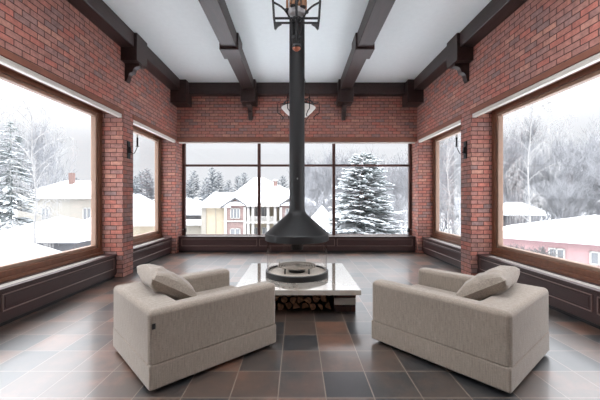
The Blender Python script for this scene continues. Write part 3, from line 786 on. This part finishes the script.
def small_house(name, label, x0, x1, y0, y1, ze, zr, wall, rz=0, inset=1.0, wins=(), over=.6, origin=None, cat='house', th=.45, group=None):
    """axis-aligned in its own frame, placed with its Empty"""
    ox, oy = origin if origin else ((x0+x1)/2, (y0+y1)/2)
    r = empty(name, (ox, oy, 0), rz)
    lx, ly = (x1-x0)/2, (y1-y0)/2
    mb = MB(); mb.box(-lx, lx, -ly, ly, GZ-1, ze+.02); mb.build('wall', wall, r, smooth=False)
    mb = MB(); long_x = lx >= ly
    if long_x: hip_roof(mb, -lx-over, lx+over, -ly-over, ly+over, ze, (-lx*inset, lx*inset, 0, zr), th)
    else:
        hip_roof(mb, -ly-over, ly+over, -lx-over, lx+over, ze, (-ly*inset, ly*inset, 0, zr), th)
        bmesh.ops.transform(mb.bm, matrix=Matrix.Rotation(PI/2, 4, 'Z'), verts=mb.bm.verts)
    mb.build('snowy_roof', M['snow'], r)
    for (a, b_, z0, z1) in wins: house_window(r, a, b_, -ly, z0, z1, 2)
    if label: tag(r, label, cat, group)
    return r
# snowy shed left of the house
small_house('shed', 'grey shed with deep snow on its roof, left of the cream house', -23, -17.3, 60, 66, Z(215, 60), Z(199, 63), M['grey'], inset=.7, th=.5, cat='shed')
small_house('shed', 'low snow-covered lean-to in front of the grey shed', -20, -15.6, 54, 58, Z(225, 54), Z(221.5, 56), M['cream2'], inset=.8, cat='shed', th=.6)
mb = MB(); mb.tube([(X(191, 62), 59.0, GZ), (X(191, 62), 59.0, 1.4+36*59/323)], .09, 6); mb.build('pole_', M['bark']).name = 'utility_pole'
tag(bpy.data.objects['utility_pole'], 'thin dark pole rising beside the snowy shed roof', 'pole')
small_house('shed', 'small outbuilding with peaked snowy roof to the right of the cream house', 1.5, 5.0, 40, 44, Z(231, 41), Z(205.5, 42), M['cream2'], inset=.25, cat='shed', th=.5)

# --- left side: houses seen through the large left window
hs = small_house('house', 'pale house with chimney and wide snowy roof beyond the large left window', -39, -27, 45, 54, 1.45, 4.2, M['cream2'], inset=.42, wins=((-2.6, -1.4, -1.6, .2), (3.2, 4.4, -1.6, .2), (-2.6, -1.4, -4.6, -3), (3.2, 4.4, -4.6, -3)))
c0 = MB().box(-.3, .3, -.3, .3, -1.8, .7).build('chimney', M['chimney'], hs, smooth=False); c0.location = (-.8, -1, 4.6)
small_house('garage', 'low garage with a peaked snowy roof in the middle distance at left', -23.2, -16.9, 24.5, 30.5, -1.85, -.1, M['grey'], inset=.1, wins=((.6, 1.7, -3.6, -2.7),), cat='garage')
small_house('garage', 'snow-covered roof nearest to the large left window', -20.5, -10.0, 11.6, 15.6, -2.0, .1, M['grey'], inset=.42, cat='garage', th=.35, over=.3)
small_house('house', 'cream house with snowy roof seen through the narrow far left window', -26, -17.8, 40, 49, -1.9, 2.1, M['cream'], inset=.12, wins=((.4, 1.6, -4.3, -2.9), (2.2, 3.4, -4.3, -2.9)))
# --- right side: pink building with a big snowy roof
small_house('pink_building', 'pink building with windows under a huge snowy roof, right side', 0, 26, 0, 9, -2.45, -.15, M['pink'], rz=math.radians(-46), inset=.45, wins=((-8.6, -7.4, -4.2, -3.05), (-5.8, -4.6, -4.2, -3.05), (-2.8, -1.6, -4.2, -3.05)), origin=(32.3, 26.6), cat='building', th=.7)
small_house('shed', 'small snowy hut among the trees beyond the pink building', 0, 5, 0, 4, -1.0, .9, M['grey'], inset=.5, origin=(33.5, 50), cat='shed', th=.6)

# --- trees
def bare_tree(seed, H=12, spread=.5, depth=6, trunk_r=.16, upright=.35, multi=1, low=.45):
    rnd = random.Random(seed); mb = MB()
    def grow(p, d, L, r, lv):
        steps = 3 if lv < 3 else 2; pts = [p]; q = p.copy(); dd = d.copy()
        for _ in range(steps):
            dd = (dd+Vector((rnd.uniform(-.16, .16), rnd.uniform(-.16, .16), rnd.uniform(-.06, .1)))).normalized(); q = q+dd*L/steps; pts.append(q.copy())
        rs = [max(.012, r*(1-.45*i/steps)) for i in range(len(pts))]
        mb.tube(pts, rs, 5 if lv < 2 else 3, False)
        if lv >= depth: return
        for k in range(rnd.choice((2, 3, 3)) if lv > 0 else (4 if low > .4 else 7)):
            t = rnd.uniform(.35, 1.0); b_ = pts[0].lerp(pts[-1], t) if lv else pts[0].lerp(pts[-1], rnd.uniform(low, 1))
            ax = Vector((rnd.uniform(-1, 1), rnd.uniform(-1, 1), rnd.uniform(-.1, .5))).normalized()
            nd = (dd*(1-spread)+ax*spread*1.1+Vector((0, 0, upright*(.5 if lv < 3 else -.1)))).normalized()
            grow(b_, nd, L*rnd.uniform(.58, .78), r*.52, lv+1)
        if lv < depth: grow(pts[-1], (dd+Vector((0, 0, .15))).normalized(), L*.68, r*.6, lv+1)
    for k in range(multi):
        grow(Vector((k*.3, 0, 0)), Vector((rnd.uniform(-.08, .08)*multi, rnd.uniform(-.05, .05), 1)).normalized(), H*.36, trunk_r, 0)
    return mb
def conifer(seed, H=11, R=2.6, levels=26, nb=11, droop=.35, bare=.05, fine=7):
    rnd = random.Random(seed); mb = MB(); mb.tube([(0, 0, 0), (0, 0, H*.5), (0, 0, H)], [R*.06, R*.04, .02], 6, False)
    def blade(p, d, L, w_, t_):
        d = d.normalized(); s_ = d.cross(Vector((0, 0, 1))).normalized()*w_; u = Vector((0, 0, t_))
        a = mb.bm.verts.new(p); e_ = mb.bm.verts.new(p+d*L-u*.6); m1 = p+d*L*.45
        q = [mb.bm.verts.new(m1+s_), mb.bm.verts.new(m1+u), mb.bm.verts.new(m1-s_), mb.bm.verts.new(m1-u)]
        for i in range(4): j = (i+1) % 4; mb.bm.faces.new((a, q[i], q[j])); mb.bm.faces.new((e_, q[j], q[i]))
    for l in range(levels):
        f_ = l/(levels-1); z = H*(bare+(1-bare)*(f_**.9)); rad = R*(1-f_)**.55*rnd.uniform(.85, 1.1)+.12
        for k in range(max(4, int(nb*(1-f_*.5)))):
            a = rnd.uniform(0, 2*PI); d = Vector((math.cos(a), math.sin(a), -droop+.5*f_+rnd.uniform(-.28, .2)))
            L = rad*rnd.uniform(.75, 1.1); p0 = Vector((0, 0, z))
            blade(p0, d, L, .05+.05*L, .05)
            for q in range(fine):
                t = .25+.75*q/fine; s_ = rnd.choice((-1, 1)); dd = (d+Vector((-math.sin(a), math.cos(a), -.15))*s_*rnd.uniform(.5, 1.1))
                blade(p0+d*L*t, dd, L*.42*(1.15-t)+.14, .07+.03*L, .06)
    return mb
def place(mesh_src, first, x, y, z, s_, rz, label, cat, group=None):
    o = mesh_src if first else copy_tree(mesh_src)
    o.location = (x, y, z); o.scale = (s_, s_, s_); o.rotation_euler = (0, 0, rz); tag(o, label, cat, group); return o
def gz(x, y): rr = math.hypot(x, y-5); return GZ+max(0, rr-60)*.035-.3
sp_ = conifer(3, 10.8, 4.3, 46, 19, .3, .05, 9).build('spruce_tree', M['spruce'], smooth=False)
place(sp_, True, 5.1, 25, GZ-.3, 1, 0, 'large snow-laden spruce behind the right part of the back window', 'tree')
sp2 = conifer(8, 13, 2.9, 34, 13, .45, .05, 7).build('spruce_tree', M['spruce'], smooth=False)
place(sp2, True, -27.5, 31, GZ, 1.1, 0, 'snow-laden spruce at the left edge of the large left window', 'tree')
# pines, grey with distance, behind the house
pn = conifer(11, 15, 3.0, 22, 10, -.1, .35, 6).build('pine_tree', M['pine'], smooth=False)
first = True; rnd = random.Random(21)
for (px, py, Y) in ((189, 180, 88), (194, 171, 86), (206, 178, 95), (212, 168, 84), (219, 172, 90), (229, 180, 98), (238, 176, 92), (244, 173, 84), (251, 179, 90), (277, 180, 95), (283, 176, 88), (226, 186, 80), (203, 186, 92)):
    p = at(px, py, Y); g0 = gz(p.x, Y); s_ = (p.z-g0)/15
    place(pn, first, p.x, Y, g0, s_, rnd.uniform(0, 6), 'grey hazy frosty pine standing behind the cream house', 'tree', 'pines behind the cream house'); first = False
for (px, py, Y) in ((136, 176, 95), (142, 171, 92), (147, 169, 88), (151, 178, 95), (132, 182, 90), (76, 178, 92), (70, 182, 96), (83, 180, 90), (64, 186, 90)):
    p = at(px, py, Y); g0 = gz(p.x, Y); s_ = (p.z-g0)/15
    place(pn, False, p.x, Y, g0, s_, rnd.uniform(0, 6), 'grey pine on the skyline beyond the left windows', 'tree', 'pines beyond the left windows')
# bare trees: three source meshes
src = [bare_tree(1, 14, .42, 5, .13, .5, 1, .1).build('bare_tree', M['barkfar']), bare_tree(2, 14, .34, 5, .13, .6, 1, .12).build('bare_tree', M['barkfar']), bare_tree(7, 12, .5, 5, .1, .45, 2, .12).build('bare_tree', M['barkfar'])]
used = set()
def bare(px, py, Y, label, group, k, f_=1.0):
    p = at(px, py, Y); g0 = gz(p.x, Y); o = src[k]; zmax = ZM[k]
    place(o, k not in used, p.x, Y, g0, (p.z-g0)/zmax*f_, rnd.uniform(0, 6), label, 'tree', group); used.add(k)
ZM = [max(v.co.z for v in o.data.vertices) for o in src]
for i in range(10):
    bare(300+i*11.5+rnd.uniform(-3, 3), rnd.uniform(178, 195), rnd.uniform(36, 50), 'lower hazy frosty tree at the near edge of the woods behind the spruce', 'undergrowth behind the spruce', rnd.randrange(3))
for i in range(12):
    bare(440+i*15+rnd.uniform(-3, 3), rnd.uniform(170, 190), rnd.uniform(46, 56), 'lower hazy frosty tree at the near edge of the right-hand woods', 'undergrowth beyond the right windows', rnd.randrange(3))
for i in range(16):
    bare(302+i*7.2+rnd.uniform(-2, 2), rnd.uniform(142, 166), rnd.uniform(58, 92), 'hazy frosty bare tree in the woods behind the spruce', 'bare trees behind the spruce', rnd.randrange(3))
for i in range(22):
    Y = rnd.uniform(44, 72); bare(436+i*9+rnd.uniform(-3, 3), rnd.uniform(112, 150), Y, 'hazy frosty bare tree in the woods beyond the right windows', 'bare trees beyond the right windows', rnd.randrange(3))
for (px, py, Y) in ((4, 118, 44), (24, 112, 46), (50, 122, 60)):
    bare(px, py, Y, 'hazy frosty bare tree rising behind the spruce, left window', 'bare trees beyond the left window', 1)
# hazy frosty conifers in the right-hand woods
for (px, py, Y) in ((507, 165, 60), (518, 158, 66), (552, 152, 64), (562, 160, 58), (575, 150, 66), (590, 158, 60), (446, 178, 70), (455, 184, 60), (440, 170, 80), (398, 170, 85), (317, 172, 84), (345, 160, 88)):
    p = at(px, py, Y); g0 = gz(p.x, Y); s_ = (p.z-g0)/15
    place(pn, False, p.x, Y, g0, s_, rnd.uniform(0, 6), 'hazy frosty pine in the woods to the right', 'tree', 'pines in the woods to the right')
# nearer birches: slender trunk, rising boughs, hanging twigs
def birch(seed, H=14):
    rnd = random.Random(seed); mb = MB(); pts = []; x = y = 0
    for i in range(9):
        pts.append((x, y, H*i/8)); x += rnd.uniform(-.16, .16); y += rnd.uniform(-.12, .12)
    mb.tube(pts, [.09*(1-i/9)+.012 for i in range(9)], 7, False)
    for k in range(34):
        f_ = .22+.76*k/33; q = f_*8; a0 = Vector(pts[min(8, int(q))]); b0 = Vector(pts[min(8, int(q)+1)]); p = a0.lerp(b0, q-int(q))
        a = rnd.uniform(0, 2*PI); L = (1.1+3.0*math.sin(PI*min(1, (1-f_)*1.25+.12)))*rnd.uniform(.6, 1.0)
        d = Vector((math.cos(a)*.75, math.sin(a)*.75, .9)); ps = [p]; c = p.copy()
        for t in range(5): c = c+d.normalized()*L/5; d.z -= .16; ps.append(c.copy())
        mb.tube(ps, [.032*(1-i/7) for i in range(6)], 4, False)
        for m_ in range(7):
            t = .25+.75*m_/6; i = min(4, int(t*5)); s0 = ps[i].lerp(ps[i+1], t*5-i if t < 1 else 1); e = a+rnd.uniform(-1.4, 1.4); l = rnd.uniform(.5, 1.3)
            m1 = s0+Vector((math.cos(e)*.4, math.sin(e)*.4, .25))*l; m2 = m1+Vector((math.cos(e)*.25, math.sin(e)*.25, -.35))*l; m3 = m2+Vector((0, 0, -.6*l))
            mb.tube([s0, m1, m2, m3], [.014, .012, .01, .008], 3, False)
            for w_ in range(3):
                e2 = e+rnd.uniform(-1, 1); g0 = m1.lerp(m2, rnd.random()); g1 = g0+Vector((math.cos(e2)*.3*l, math.sin(e2)*.3*l, -.1)); mb.tube([g0, g1, g1+Vector((0, 0, -.5*l))], [.009, .008, .007], 3, False)
    return mb
bi = birch(5).build('birch_tree', M['birch']); zb = 14
place(bi, True, at(531, 0, 38).x, 38, GZ, (1.4+104*38/323-GZ)/zb, .5, 'pale birch standing beyond the pink building roof', 'tree')
place(bi, False, at(452, 0, 30).x, 30, GZ, (1.4+78*30/323-GZ)/zb, 2.0, 'pale birch seen through the narrow far right window', 'tree')
place(bi, False, at(37, 0, 24).x, 24, GZ, (1.4+88*24/323-GZ)/zb, 4.0, 'slender birch in front of the spruce, left window', 'tree')
# bushes by the pink building
bs = bare_tree(31, 3.2, .6, 5, .04, .4, 3).build('bare_bush', M['bark'])
first = True
for i, (px, Y) in enumerate(((508, 24), (515, 23), (522, 24.5), (529, 22.5), (536, 23.5), (543, 22.5))):
    place(bs, first, at(px, 0, Y).x, Y, GZ, 1.15, i*1.3, 'leafless bush in front of the pink building', 'bush', 'bushes by the pink building'); first = False
print('objects', len(bpy.data.objects))
